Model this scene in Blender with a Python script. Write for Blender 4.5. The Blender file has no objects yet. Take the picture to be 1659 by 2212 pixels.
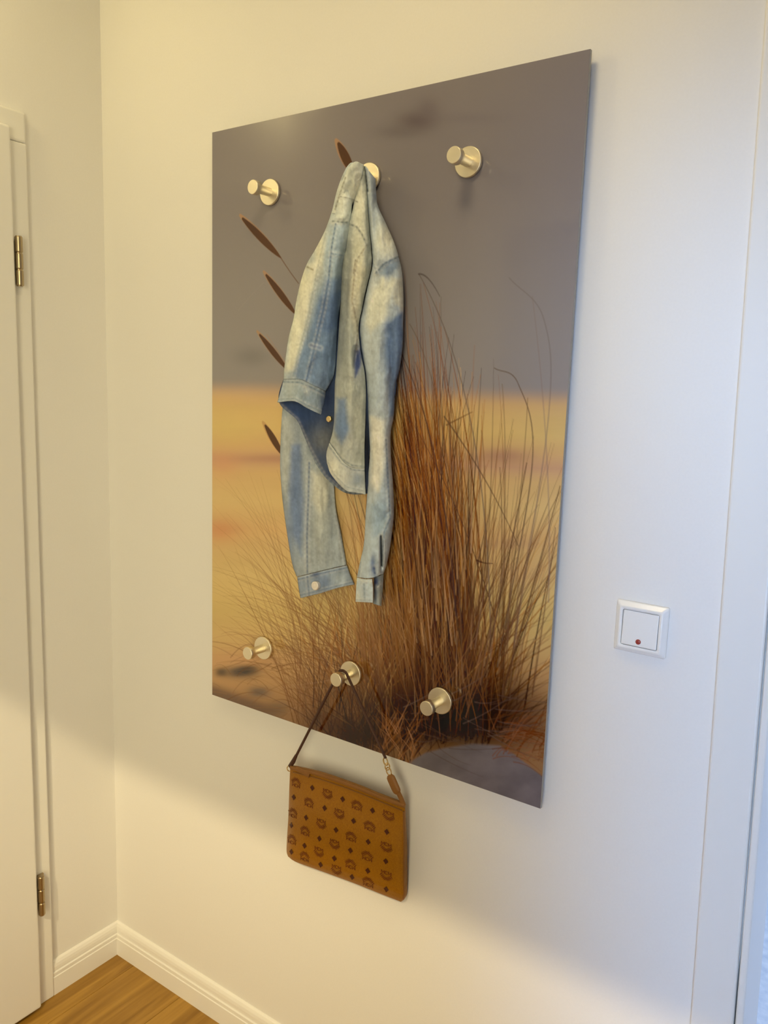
import bpy, bmesh, math, random
import numpy as np
from mathutils import Vector, Matrix

# ------------------------------------------------------------------ camera
W, H, F = 1659.0, 2212.0, 1741.53
CAM = np.array([1.69049, -1.22790, 1.52351])
YAW, PITCH, ROLL = 0.610698, -0.151489, 0.0325368
_f = np.array([-math.sin(YAW) * math.cos(PITCH), math.cos(YAW) * math.cos(PITCH), math.sin(PITCH)])
_r = np.cross(_f, [0, 0, 1]); _r /= np.linalg.norm(_r)
_u = np.cross(_r, _f)
RGT = math.cos(ROLL) * _r + math.sin(ROLL) * _u
UPV = -math.sin(ROLL) * _r + math.cos(ROLL) * _u
C = bpy.context.scene.collection
sc = bpy.context.scene
cd = bpy.data.cameras.new('camera'); co = bpy.data.objects.new('camera', cd); C.objects.link(co)
cd.sensor_fit = 'HORIZONTAL'; cd.sensor_width = 36.0; cd.lens = F / W * 36.0; cd.clip_start = 0.02
co.matrix_world = Matrix(((RGT[0], UPV[0], -_f[0], CAM[0]), (RGT[1], UPV[1], -_f[1], CAM[1]),
                          (RGT[2], UPV[2], -_f[2], CAM[2]), (0, 0, 0, 1)))
sc.camera = co

# ------------------------------------------------------------------ world, lights, exposure
wd = bpy.data.worlds.new('world'); sc.world = wd; wd.use_nodes = True
wd.node_tree.nodes['Background'].inputs[0].default_value = (0.75, 0.87, 1.0, 1)
wd.node_tree.nodes['Background'].inputs[1].default_value = 0.6
sc.view_settings.view_transform = 'Standard'; sc.view_settings.look = 'None'
sc.view_settings.gamma = 1.0; sc.view_settings.use_curve_mapping = False
sc.view_settings.exposure = 0.0

def lamp(name, kind, loc, energy, col, size=0.1, target=None, size_y=None, spread=None):
    l = bpy.data.lights.new(name, kind); l.energy = energy; l.color = col
    if kind == 'AREA':
        l.size = size
        if spread: l.spread = math.radians(spread)
        if size_y: l.shape = 'RECTANGLE'; l.size_y = size_y
    else:
        l.shadow_soft_size = size
        if kind == 'SPOT': l.spot_size = math.radians(46); l.spot_blend = 0.3
    o = bpy.data.objects.new(name, l); C.objects.link(o); o.location = loc
    if target is not None:
        o.rotation_euler = (Vector(target) - Vector(loc)).to_track_quat('-Z', 'Y').to_euler()
    return o
lamp('hall_lamp', 'POINT', (0.12, -0.62, 2.335), 3.9, (1.0, 0.80, 0.37), 0.045)
lamp('ceiling_lamp', 'AREA', (1.05, -0.60, 2.53), 4.4, (1.0, 0.80, 0.43), 0.25, (1.05, -0.60, 0))
lamp('beam_lamp', 'SPOT', (1.45, -2.40, 2.696), 215.0, (1.0, 0.79, 0.44), 0.012, (0.45, 0, 0.25))
lamp('added_cool_fill', 'AREA', (1.90, -1.72, 1.00), 3.0, (0.42, 0.61, 0.97), 0.35, (1.44, 0, 0.93), 1.98, 29)  # added cool strip before the solid back wall, tints the right side
lamp('side_room_daylight', 'AREA', (2.3, 1.0, 1.3), 32.0, (0.48, 0.65, 1.0), 1.0, (1.3, 0.6, 1.0), 1.8)
lamp('added_warm_fill', 'AREA', (1.55, -1.95, 1.25), 5.2, (1.0, 0.86, 0.52), 0.5, (0.16, -0.05, 1.02), 1.9, 72)  # added warm fill, unseen, evens out the left side

# ------------------------------------------------------------------ helpers
def at(px, py, d):
    """pixel(s) of the photograph -> point(s) on the plane d metres in front of the wall"""
    px = np.asarray(px, float); py = np.asarray(py, float); d = np.asarray(d, float)
    a = (px - W / 2) / F; b = (H / 2 - py) / F
    dr = _f + a[..., None] * RGT + b[..., None] * UPV
    t = (-d - CAM[1]) / dr[..., 1]
    return CAM + t[..., None] * dr
def proj(P):
    D = np.asarray(P, float) - CAM; z = D @ _f
    return W / 2 + F * (D @ RGT) / z, H / 2 - F * (D @ UPV) / z

def lin(c):
    c = np.asarray(c, float) / 255.0
    return np.where(c <= 0.04045, c / 12.92, ((c + 0.055) / 1.055) ** 2.4)
REF = np.array([0.66, 0.56, 0.375]) / 0.80        # light that falls on the middle of the wall
def alb(c, k=1.0):
    return np.clip(lin(c) / REF * k, 0.0, 0.95)

_rng = np.random.RandomState(7)
def vnoise(x, y, seed=0):
    x = np.asarray(x, float); y = np.asarray(y, float)
    T = np.random.RandomState(seed).rand(64, 64)
    x0 = np.floor(x).astype(int); y0 = np.floor(y).astype(int)
    fx = x - x0; fy = y - y0
    fx = fx * fx * (3 - 2 * fx); fy = fy * fy * (3 - 2 * fy)
    a = T[x0 % 64, y0 % 64]; b = T[(x0 + 1) % 64, y0 % 64]; c = T[x0 % 64, (y0 + 1) % 64]; d = T[(x0 + 1) % 64, (y0 + 1) % 64]
    return (a * (1 - fx) + b * fx) * (1 - fy) + (c * (1 - fx) + d * fx) * fy
def fbm(x, y, seed=0, o=4):
    s = 0; amp = 0.5; t = 0
    for k in range(o):
        s = s + amp * vnoise(x * 2 ** k, y * 2 ** k, seed + k); t += amp; amp *= 0.5
    return s / t

def link(o, parent=None):
    C.objects.link(o)
    if parent is not None:
        o.parent = parent
        o.matrix_parent_inverse = Matrix.Translation(-parent.location) if parent.parent is None else parent.matrix_parent_inverse.copy()
    return o
def obj(name, me, mat=None, parent=None, smooth=False):
    if isinstance(me, bmesh.types.BMesh):
        bm = me; me = bpy.data.meshes.new(name); bmesh.ops.recalc_face_normals(bm, faces=bm.faces); bm.to_mesh(me); bm.free()
    o = bpy.data.objects.new(name, me)
    if mat: me.materials.append(mat)
    if smooth:
        me.polygons.foreach_set('use_smooth', [True] * len(me.polygons))
    C.objects.link(o)
    if parent is not None:
        o.parent = parent
        wp = WORLD[parent.name]
        o.matrix_parent_inverse = Matrix.Translation(-wp)
        WORLD[o.name] = Vector(wp) if False else Vector((0, 0, 0)) + wp
    else:
        WORLD[o.name] = Vector((0, 0, 0))
    return o
WORLD = {}
def empty(name, loc, label, cat, group=None):
    o = bpy.data.objects.new(name, None); C.objects.link(o); o.location = loc
    o.empty_display_size = 0.03
    WORLD[o.name] = Vector(loc)
    o['label'] = label; o['category'] = cat
    if group: o['group'] = group
    return o
def part(name, me, mat, parent, smooth=False):
    """mesh built in world coordinates, hung under parent (thing or part)"""
    o = obj(name, me, mat, None, smooth)
    o.parent = parent
    o.matrix_parent_inverse = Matrix.Translation(-parent.location) if parent.type == 'EMPTY' else Matrix.Identity(4)
    return o
def box(bm, a, b, bev=0.0, seg=2):
    r = bmesh.ops.create_cube(bm, size=1.0)
    vs = r['verts']
    for v in vs:
        v.co = Vector([a[i] + (v.co[i] + 0.5) * (b[i] - a[i]) for i in range(3)])
    if bev > 0:
        es = list({e for v in vs for e in v.link_edges})
        bmesh.ops.bevel(bm, geom=es, offset=bev, segments=seg, affect='EDGES', profile=0.5)
    return bm
def boxm(a, b, bev=0.0, seg=2):
    return box(bmesh.new(), a, b, bev, seg)
def tube(bm, pts, rad, n=10, flat=1.0, up=None, closed=False):
    pts = [Vector(p) for p in pts]; N = len(pts)
    rad = rad if hasattr(rad, '__len__') else [rad] * N
    rings = []
    for i, p in enumerate(pts):
        if closed: t = pts[(i + 1) % N] - pts[i - 1]
        else: t = pts[min(i + 1, N - 1)] - pts[max(i - 1, 0)]
        t.normalize()
        ref = Vector(up) if up is not None else (Vector((0, 0, 1)) if abs(t.z) < 0.9 else Vector((1, 0, 0)))
        s = t.cross(ref).normalized(); q = s.cross(t).normalized()
        rings.append([bm.verts.new(p + rad[i] * (math.cos(2 * math.pi * k / n) * s + flat * math.sin(2 * math.pi * k / n) * q)) for k in range(n)])
    for i in range(N if closed else N - 1):
        A, B = rings[i], rings[(i + 1) % N]
        for k in range(n):
            bm.faces.new((A[k], A[(k + 1) % n], B[(k + 1) % n], B[k]))
    if not closed:
        bm.faces.new(rings[0][::-1]); bm.faces.new(rings[-1])
    return bm
def lathe_y(bm, cx, cz, prof, n=40):
    """prof: list of (radius, d) along the wall normal"""
    rings = []
    for r, d in prof:
        if r < 1e-6: rings.append([bm.verts.new((cx, -d, cz))])
        else: rings.append([bm.verts.new((cx + r * math.cos(2 * math.pi * k / n), -d, cz + r * math.sin(2 * math.pi * k / n))) for k in range(n)])
    for A, B in zip(rings[:-1], rings[1:]):
        for k in range(n):
            a = A[k % len(A)]; b = A[(k + 1) % len(A)]; c = B[(k + 1) % len(B)]; d = B[k % len(B)]
            vs = []
            for v in (a, b, c, d):
                if v not in vs: vs.append(v)
            if len(vs) > 2: bm.faces.new(vs)
    return bm

# ------------------------------------------------------------------ materials
def mat(name, col=(0.8, 0.8, 0.8), rough=0.5, metal=0.0, spec=0.5):
    m = bpy.data.materials.new(name); m.use_nodes = True
    b = m.node_tree.nodes['Principled BSDF']
    b.inputs['Base Color'].default_value = (*col, 1); b.inputs['Roughness'].default_value = rough
    b.inputs['Metallic'].default_value = metal; b.inputs['Specular IOR Level'].default_value = spec
    return m, m.node_tree, b
def noise_bump(nt, b, scale, strength, dist=0.001, stretch=None, detail=4):
    tc = nt.nodes.new('ShaderNodeTexCoord'); mp = nt.nodes.new('ShaderNodeMapping')
    if stretch: mp.inputs['Scale'].default_value = stretch
    nz = nt.nodes.new('ShaderNodeTexNoise'); nz.inputs['Scale'].default_value = scale; nz.inputs['Detail'].default_value = detail
    bp = nt.nodes.new('ShaderNodeBump'); bp.inputs['Strength'].default_value = strength; bp.inputs['Distance'].default_value = dist
    nt.links.new(tc.outputs['Object'], mp.inputs[0]); nt.links.new(mp.outputs[0], nz.inputs['Vector'])
    nt.links.new(nz.outputs[0], bp.inputs['Height']); nt.links.new(bp.outputs[0], b.inputs['Normal'])
    return nz
def noise_color(nt, b, nz, c1, c2):
    cr = nt.nodes.new('ShaderNodeValToRGB')
    cr.color_ramp.elements[0].position = 0.3; cr.color_ramp.elements[0].color = (*c1, 1)
    cr.color_ramp.elements[1].position = 0.7; cr.color_ramp.elements[1].color = (*c2, 1)
    nt.links.new(nz.outputs[0], cr.inputs[0]); nt.links.new(cr.outputs[0], b.inputs['Base Color'])

M_wall, nt, b = mat('wall_paint', (0.80, 0.79, 0.77), 0.75, 0, 0.3)
nz = noise_bump(nt, b, 260, 0.12, 0.0006); noise_color(nt, b, nz, (0.795, 0.785, 0.765), (0.81, 0.80, 0.78))
M_white, nt, b = mat('white_lacquer', (0.80, 0.79, 0.76), 0.38, 0, 0.5)
noise_bump(nt, b, 90, 0.05, 0.0004)
M_base, nt, b = mat('baseboard_foil', (0.84, 0.83, 0.80), 0.35, 0, 0.5)
noise_bump(nt, b, 60, 0.03, 0.0003)
M_ceil, nt, b = mat('ceiling_paint', (0.82, 0.81, 0.79), 0.9, 0, 0.2); noise_bump(nt, b, 200, 0.1, 0.0005)
M_plastic, nt, b = mat('switch_plastic', (0.83, 0.83, 0.82), 0.22, 0, 0.5); noise_bump(nt, b, 300, 0.02, 0.0002)
M_red, nt, b = mat('red_lens', (0.32, 0.05, 0.04), 0.2); noise_bump(nt, b, 300, 0.02, 0.0002)
M_dark, nt, b = mat('dark_gap', (0.03, 0.025, 0.02), 0.8); noise_bump(nt, b, 100, 0.05)
M_steel, nt, b = mat('brushed_steel', (0.86, 0.79, 0.62), 0.40, 1.0); noise_bump(nt, b, 500, 0.05, 0.0002, (1, 1, 12))
M_hinge, nt, b = mat('hinge_metal', (0.42, 0.34, 0.22), 0.30, 1.0); noise_bump(nt, b, 400, 0.04, 0.0002)
M_gold, nt, b = mat('gold_metal', (0.86, 0.66, 0.32), 0.25, 1.0); noise_bump(nt, b, 400, 0.04, 0.0002)
M_edge, nt, b = mat('glass_edge', (0.30, 0.29, 0.27), 0.15, 0, 0.5); noise_bump(nt, b, 200, 0.01, 0.0001)
M_leather, nt, b = mat('cognac_leather', tuple(alb((150, 94, 22))), 0.45, 0, 0.4)
nz = noise_bump(nt, b, 420, 0.25, 0.0006); noise_color(nt, b, nz, tuple(alb((128, 75, 1))), tuple(alb((146, 91, 4))))
M_trim, nt, b = mat('tan_leather_trim', tuple(alb((120, 74, 26))), 0.5, 0, 0.4); noise_bump(nt, b, 350, 0.2, 0.0005)
M_strap, nt, b = mat('brown_strap_leather', tuple(alb((62, 34, 20))), 0.5, 0, 0.4); noise_bump(nt, b, 350, 0.2, 0.0005)
M_mark, nt, b = mat('dark_print_ink', tuple(alb((66, 26, 10))), 0.55, 0, 0.3); noise_bump(nt, b, 300, 0.05, 0.0002)
M_emb, nt, b = mat('brown_print_ink', tuple(alb((98, 44, 10))), 0.55, 0, 0.3); noise_bump(nt, b, 300, 0.05, 0.0002)
M_button, nt, b = mat('pale_metal_button', (0.86, 0.82, 0.78), 0.3, 0.4); noise_bump(nt, b, 300, 0.05, 0.0002)

# oak floor
M_oak, nt, b = mat('oak_boards', (0.4, 0.22, 0.06), 0.42, 0, 0.45)
tc = nt.nodes.new('ShaderNodeTexCoord'); mp = nt.nodes.new('ShaderNodeMapping'); mp.inputs['Scale'].default_value = (26, 1.6, 1)
oi = nt.nodes.new('ShaderNodeObjectInfo'); va = nt.nodes.new('ShaderNodeVectorMath'); va.operation = 'ADD'
n1 = nt.nodes.new('ShaderNodeTexNoise'); n1.inputs['Scale'].default_value = 1.6; n1.inputs['Detail'].default_value = 6; n1.inputs['Distortion'].default_value = 0.6
nt.links.new(tc.outputs['Object'], mp.inputs[0]); nt.links.new(mp.outputs[0], va.inputs[0]); nt.links.new(oi.outputs['Random'], va.inputs[1]); nt.links.new(va.outputs[0], n1.inputs['Vector'])
cr = nt.nodes.new('ShaderNodeValToRGB'); e = cr.color_ramp.elements
e[0].position = 0.30; e[0].color = (*alb((118, 76, 14)), 1); e[1].position = 0.72; e[1].color = (*alb((164, 116, 38)), 1)
nt.links.new(n1.outputs[0], cr.inputs[0]); nt.links.new(cr.outputs[0], b.inputs['Base Color'])
bp = nt.nodes.new('ShaderNodeBump'); bp.inputs['Strength'].default_value = 0.15; bp.inputs['Distance'].default_value = 0.0005
nt.links.new(n1.outputs[0], bp.inputs['Height']); nt.links.new(bp.outputs[0], b.inputs['Normal'])

def attr_mat(name, rough, spec=0.5):
    m, nt, b = mat(name, (0.5, 0.5, 0.5), rough, 0, spec)
    a = nt.nodes.new('ShaderNodeAttribute'); a.attribute_name = 'Col'
    return m, nt, b, a
M_print, nt, b, a = attr_mat('print_behind_glass', 0.05, 0.5)
nt.links.new(a.outputs['Color'], b.inputs['Base Color'])
M_denim, nt, b, a = attr_mat('washed_denim', 0.88, 0.15)
tc = nt.nodes.new('ShaderNodeTexCoord'); mp = nt.nodes.new('ShaderNodeMapping'); mp.inputs['Scale'].default_value = (1, 1, 0.12)
nz = nt.nodes.new('ShaderNodeTexNoise'); nz.inputs['Scale'].default_value = 480; nz.inputs['Detail'].default_value = 3
nz2 = nt.nodes.new('ShaderNodeTexNoise'); nz2.inputs['Scale'].default_value = 130; nz2.inputs['Detail'].default_value = 4
mx = nt.nodes.new('ShaderNodeMix'); mx.data_type = 'RGBA'; mx.blend_type = 'MULTIPLY'; mx.inputs['Factor'].default_value = 1.0
cr = nt.nodes.new('ShaderNodeValToRGB'); cr.color_ramp.elements[0].position = 0.25; cr.color_ramp.elements[0].color = (0.80, 0.81, 0.83, 1)
cr.color_ramp.elements[1].position = 0.75; cr.color_ramp.elements[1].color = (1, 1, 1, 1)
ad = nt.nodes.new('ShaderNodeMath'); ad.operation = 'ADD'; hf = nt.nodes.new('ShaderNodeMath'); hf.operation = 'MULTIPLY'; hf.inputs[1].default_value = 0.5
nt.links.new(tc.outputs['Object'], mp.inputs[0]); nt.links.new(mp.outputs[0], nz.inputs['Vector']); nt.links.new(tc.outputs['Object'], nz2.inputs['Vector'])
nt.links.new(nz.outputs[0], ad.inputs[0]); nt.links.new(nz2.outputs[0], ad.inputs[1]); nt.links.new(ad.outputs[0], hf.inputs[0]); nt.links.new(hf.outputs[0], cr.inputs[0])
nt.links.new(a.outputs['Color'], mx.inputs[6]); nt.links.new(cr.outputs[0], mx.inputs[7]); nt.links.new(mx.outputs[2], b.inputs['Base Color'])
bp = nt.nodes.new('ShaderNodeBump'); bp.inputs['Strength'].default_value = 0.35; bp.inputs['Distance'].default_value = 0.0008
nt.links.new(hf.outputs[0], bp.inputs['Height']); nt.links.new(bp.outputs[0], b.inputs['Normal'])

# ------------------------------------------------------------------ the setting
def struct(name, me, m, parent=None, smooth=False):
    o = obj(name, me, m, None, smooth)
    if parent is None: o['kind'] = 'structure'
    else: o.parent = parent
    return o
CEIL = 2.55
def lean(bm, on=True):
    for v in bm.verts: v.co.x += -0.0213 * (v.co.z - 0.6)
    return bm
XJ = 1.531          # jamb face of the doorway at the right, at z = 0.6
bm = bmesh.new()
vs = [bm.verts.new(p) for p in [(-0.12, 0, -0.02), (1.515, 0, -0.02), (1.515, 0, CEIL), (-0.12, 0, CEIL),
                                (-0.12, 0.13, -0.02), (1.515, 0.13, -0.02), (1.515, 0.13, CEIL), (-0.12, 0.13, CEIL)]]
for q in [(0, 1, 2, 3), (5, 4, 7, 6), (1, 5, 6, 2), (4, 0, 3, 7), (3, 2, 6, 7), (4, 5, 1, 0)]: bm.faces.new([vs[k] for k in q])
struct('wall_front', bm, M_wall)
bm = boxm((1.515, 0, 2.05), (2.4, 0.13, CEIL)); box(bm, (2.33, 0, -0.02), (2.4, 0.13, 2.05)); struct('wall_front_lintel', bm, M_wall)
bm = boxm((-0.12, -0.225, -0.02), (0, 0.0, CEIL)); box(bm, (-0.12, -1.085, 2.05), (0, -0.225, CEIL)); box(bm, (-0.12, -1.75, -0.02), (0, -1.085, CEIL))
struct('wall_left', bm, M_wall)
struct('wall_right', boxm((2.4, -3.2, -0.02), (2.5, 2.0, CEIL)), M_wall)
# unseen wall behind the camera; added doorway, head height shaped to cut the beam
bm = boxm((-0.12, -1.80, -0.02), (0.17, -1.75, CEIL + 0.3)); box(bm, (1.75, -1.80, -0.02), (2.4, -1.75, CEIL + 0.3)); box(bm, (0.17, -1.80, 2.156), (1.75, -1.75, CEIL + 0.3))
struct('wall_back_beam_cut', bm, M_wall)
bm = boxm((0.10, -1.75, 0), (0.17, -1.735, 2.225)); box(bm, (1.75, -1.75, 0), (1.82, -1.735, 2.225)); box(bm, (0.17, -1.75, 2.157), (1.75, -1.735, 2.225))
struct('trim_added_doorway', bm, M_white)
bm = boxm((-0.5, -3.3, -0.02), (2.4, -3.2, 2.85)); box(bm, (-0.6, -3.3, -0.02), (-0.5, -1.75, 2.85)); struct('wall_next_room', bm, M_wall)
struct('ceiling', boxm((-0.12, -1.75, CEIL), (2.5, 2.0, CEIL + 0.05)), M_ceil)
struct('ceiling_next_room', boxm((-0.6, -3.3, 2.85), (2.5, -1.75, 2.9)), M_ceil)
bm = boxm((0.3, 2.0, -0.02), (2.5, 2.1, CEIL)); box(bm, (0.2, 0.13, -0.02), (0.3, 2.0, CEIL)); struct('wall_side_room', bm, M_wall)
struct('trim_gap_shade', boxm((-0.16, -1.085, -0.02), (-0.121, -0.225, 2.05)), M_dark)  # black sheet stands in for the shade behind the door leaf

# floor: oak planks parallel to the left wall
flo = struct('floor', boxm((-0.6, -3.3, -0.06), (2.5, 2.0, -0.012)), M_dark)
pw = 0.182; rnd = random.Random(3)
for i in range(14):
    x0 = -0.10 + i * pw; y = -0.55 - rnd.random() * 0.8
    ys = [0.13]
    while y > -3.2: ys.append(y); y -= 1.28
    ys.append(-3.2)
    for k in range(len(ys) - 1):
        if ys[k] - ys[k + 1] < 0.02: continue
        me = boxm((x0 + 0.0004, ys[k + 1] + 0.0004, -0.012), (x0 + pw - 0.0004, ys[k] - 0.0004, 0.0), 0.0008, 1)
        struct('plank', me, M_oak, flo)

M_tile, nt, b = mat('pale_side_room_floor', (0.80, 0.82, 0.84), 0.6, 0, 0.4)
nz = noise_bump(nt, b, 40, 0.3, 0.002); noise_color(nt, b, nz, (0.66, 0.70, 0.76), (0.86, 0.87, 0.88))
struct('floor_2', boxm((0.3, 0.1305, -0.012), (2.4, 2.0, 0.0)), M_tile)

# baseboards
PROF = [(0.0135, 0), (0.0135, 0.047), (0.0115, 0.0485), (0.0115, 0.0525), (0.0125, 0.0535), (0.0125, 0.0585), (0.0090, 0.0600), (0.0090, 0.0630),
        (0.0102, 0.0645), (0.0098, 0.0720), (0.0085, 0.0790), (0.0055, 0.0855), (0.0025, 0.0880), (0, 0.0885)]
def baseboard(name, p0, p1, m0, m1):
    """p0->p1 along the wall; n = into the room; m0/m1 = mitre at the ends"""
    bm = bmesh.new(); d = (Vector(p1) - Vector(p0)).normalized(); n = Vector((-d.y, d.x, 0)) * NSIGN[name]
    R = []
    for p, s, sg in ((p0, m0, 1), (p1, m1, -1)):
        R.append([bm.verts.new(Vector(p) + n * o + d * (sg * s * o) + Vector((0, 0, z))) for o, z in PROF] + [bm.verts.new(Vector(p))])
    k = len(R[0])
    for i in range(k): bm.faces.new((R[0][i], R[0][(i + 1) % k], R[1][(i + 1) % k], R[1][i]))
    bm.faces.new(R[0]); bm.faces.new(R[1][::-1])
    return struct(name, bm, M_base)
NSIGN = {'baseboard_front': -1, 'baseboard_left': 1}
baseboard('baseboard_front', (0, 0, 0), (1.462, 0, 0), 1, 0)
baseboard('baseboard_left', (0, 0, 0), (0, -0.1995, 0), 1, 0)
NSIGN['baseboard_left'] = 1

# door in the left wall
tr = struct('trim_1', boxm((-0.02, -0.262, 0), (0.016, -0.1995, 2.0118), 0.004, 3), M_white)
bm = boxm((-0.02, -1.11, 2.0122), (0.016, -0.2, 2.0745), 0.005, 3); struct('trim_2', bm, M_white)
struct('trim_3', boxm((-0.02, -1.11, 0), (0.016, -1.048, 2.0118), 0.005, 3), M_white)
dr = struct('door_1', boxm((0.0165, -1.075, 0.008), (0.034, -0.2445, 2.035), 0.006, 4), M_white)
def hinge(z0, z1):
    h = obj('hinge', tube(bmesh.new(), [(0.031, -0.2345, z0), (0.031, -0.2345, z1)], 0.0062, 20), M_hinge, None, False)
    h.parent = dr
    k = 3; hh = (z1 - z0) / k
    for i in range(k):
        a, c = z0 + i * hh + 0.0012, z0 + (i + 1) * hh - 0.0012
        bm = tube(bmesh.new(), [(0.031, -0.2345, a), (0.031, -0.2345, a + 0.0015), (0.031, -0.2345, c - 0.0015), (0.031, -0.2345, c)], [0.0070, 0.0080, 0.0080, 0.0070], 24)
        q = obj('knuckle', bm, M_hinge); q.parent = h
    q = obj('hinge_plate', boxm((0.0155, -0.2350, z0 + 0.004), (0.0205, -0.2200, z1 - 0.004), 0.001), M_hinge); q.parent = h
hinge(1.7140, 1.8175); hinge(0.2480, 0.3500)

# casing and jamb of the doorway at the right
struct('trim_4', lean(boxm((1.4545, -0.011, 0), (1.5165, 0.002, 2.10), 0.004, 3)), M_white)
struct('trim_5', lean(boxm((1.5185, -0.009, 0), (1.5300, 0.020, 2.06), 0.003, 3)), M_white)
struct('trim_6', lean(boxm((1.500, 0.019, 0), (1.5290, 0.135, 2.06), 0.001, 2)), M_white)
struct('trim_7', boxm((1.43, -0.014, 2.04), (2.37, 0.002, 2.11), 0.004, 3), M_white)

# ------------------------------------------------------------------ printed glass coat rack
PX0, PX1, PZ0, PZ1, PD = 0.3877, 1.1890, 0.8280, 2.0280, 0.020
rack = empty('coat_rack', (0.788, 0, PZ0), 'large upright glass wall panel with a beach grass print and six round steel hooks', 'coat rack')
part('panel', boxm((PX0, -PD, PZ0), (PX1, -PD + 0.006, PZ1), 0.0006, 1), M_edge, rack)
for i, (x, z) in enumerate([(0.46, 0.92), (1.11, 0.92), (0.46, 1.94), (1.11, 1.94)]):
    part('wall_spacer', boxm((x - 0.03, -PD + 0.006, z - 0.03), (x + 0.03, -0.0008, z + 0.03)), M_dark, rack)

NX, NZ = 560, 840
gx = np.linspace(PX0 + 0.0006, PX1 - 0.0006, NX); gz = np.linspace(PZ1 - 0.0006, PZ0 + 0.0006, NZ)
GX, GZ = np.meshgrid(gx, gz)
PXY = proj(np.stack([GX, np.full_like(GX, -PD), GZ], -1)); X, Y = PXY[0], PXY[1]
def smooth(a, b, t):
    t = np.clip((t - a) / (b - a), 0, 1); return t * t * (3 - 2 * t)
hor = 838 + (X - 460) * 0.024           # the blurred horizon
img = np.zeros((NZ, NX, 3))
sky = lin((126, 112, 97)) + (lin((141, 127, 108)) - lin((126, 112, 97))) * smooth(300, 820, Y)[..., None]
sky = sky * (1 + 0.03 * (fbm(X / 160, Y / 200, 11) - 0.5)[..., None])
sand_y = np.array([830, 880, 920, 960, 990, 1020, 1080, 1140, 1180, 1240, 1320, 1380, 1430, 1500, 1800])
sand_c = np.array([(196, 150, 96), (203, 162, 92), (206, 166, 92), (202, 156, 92), (192, 144, 96), (203, 160, 94), (208, 168, 98), (204, 158, 92), (204, 162, 94),
                   (206, 168, 96), (200, 162, 88), (198, 156, 88), (190, 142, 82), (164, 118, 68), (110, 76, 46)], float)
t = Y - (X - 460) * 0.03
sand = np.stack([np.interp(t, sand_y, lin(sand_c)[:, k]) for k in range(3)], -1)
sand = sand * (1 + 0.14 * (fbm(X / 150, Y / 38, 21) - 0.5)[..., None])
img = sky + (sand - sky) * smooth(-22, 26, Y - hor)[..., None]
def blob(cx, cy, rx, ry, col, a, pw=2.0):
    global img
    g = a * np.exp(-(np.abs((X - cx) / rx) ** pw + np.abs((Y - cy) / ry) ** pw))
    img = img + (lin(col) - img) * g[..., None]
blob(1085, 985, 62, 17, (165, 118, 84), 0.75); blob(600, 990, 110, 10, (168, 118, 82), 0.6); blob(480, 1000, 40, 30, (208, 140, 90), 0.5)
blob(475, 1145, 45, 26, (200, 124, 72), 0.6); blob(490, 930, 60, 40, (205, 170, 92), 0.5); blob(1110, 1175, 60, 14, (176, 130, 84), 0.5)
blob(1120, 1240, 70, 30, (190, 134, 84), 0.4); blob(545, 850, 90, 20, (200, 160, 110), 0.25)
blob(900, 262, 42, 22, (92, 76, 66), 0.75); blob(860, 285, 50, 16, (105, 92, 80), 0.6); blob(925, 235, 26, 26, (104, 88, 78), 0.5); blob(1010, 255, 70, 12, (112, 98, 88), 0.35)
blob(545, 770, 40, 22, (112, 102, 88), 0.5)
# foreground ground: orange sand, dark debris, edge of bottom left, black-brown clump bases, grey stone
blob(530, 1425, 90, 20, (190, 136, 84), 0.6)
for cx, cy, rx, ry, c, a_ in [(478, 1452, 14, 10, (60, 50, 36), .8), (520, 1452, 34, 13, (66, 58, 48), .95), (538, 1446, 22, 9, (52, 44, 36), .8), (560, 1495, 24, 12, (104, 84, 62), .9), (600, 1530, 26, 16, (110, 86, 58), .7),
                              (640, 1490, 34, 20, (168, 122, 70), .6), (700, 1500, 50, 40, (126, 84, 44), .6)]:
    blob(cx, cy, rx, ry, c, a_, 2.4)
edge = 1496 + (X - 457) * 0.36          # bottom edge of the panel
blob(760, 1575, 120, 70, (70, 36, 20), 0.85); blob(985, 1530, 150, 90, (32, 15, 9), 0.98, 2.6); blob(960, 1440, 120, 90, (84, 46, 22), 0.75); blob(1120, 1560, 70, 70, (84, 52, 36), 0.7)
blob(930, 1250, 80, 190, (110, 64, 30), 0.62); blob(950, 1100, 70, 150, (150, 98, 46), 0.45); blob(900, 980, 40, 160, (150, 100, 52), 0.5)
blob(820, 1400, 60, 90, (130, 82, 38), 0.5)
g = smooth(30, 4, edge - Y) * smooth(640, 560, X); img = img + (lin((92, 68, 50)) - img) * (0.8 * g)[..., None]
rockline = np.interp(X, [820, 880, 920, 960, 1020, 1080, 1110, 1175, 1240], [1700, 1648, 1625, 1615, 1606, 1610, 1628, 1678, 1740])
rk = smooth(-3, 5, Y - rockline)
rock = lin((108, 95, 84)) * (0.6 + 0.8 * fbm(X / 60, Y / 40, 31, 5))[..., None]
crk = smooth(0.016, 0.0, np.abs(fbm(X / 120 + 3, Y / 50, 41, 3) - 0.46)) * 0.35


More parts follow.
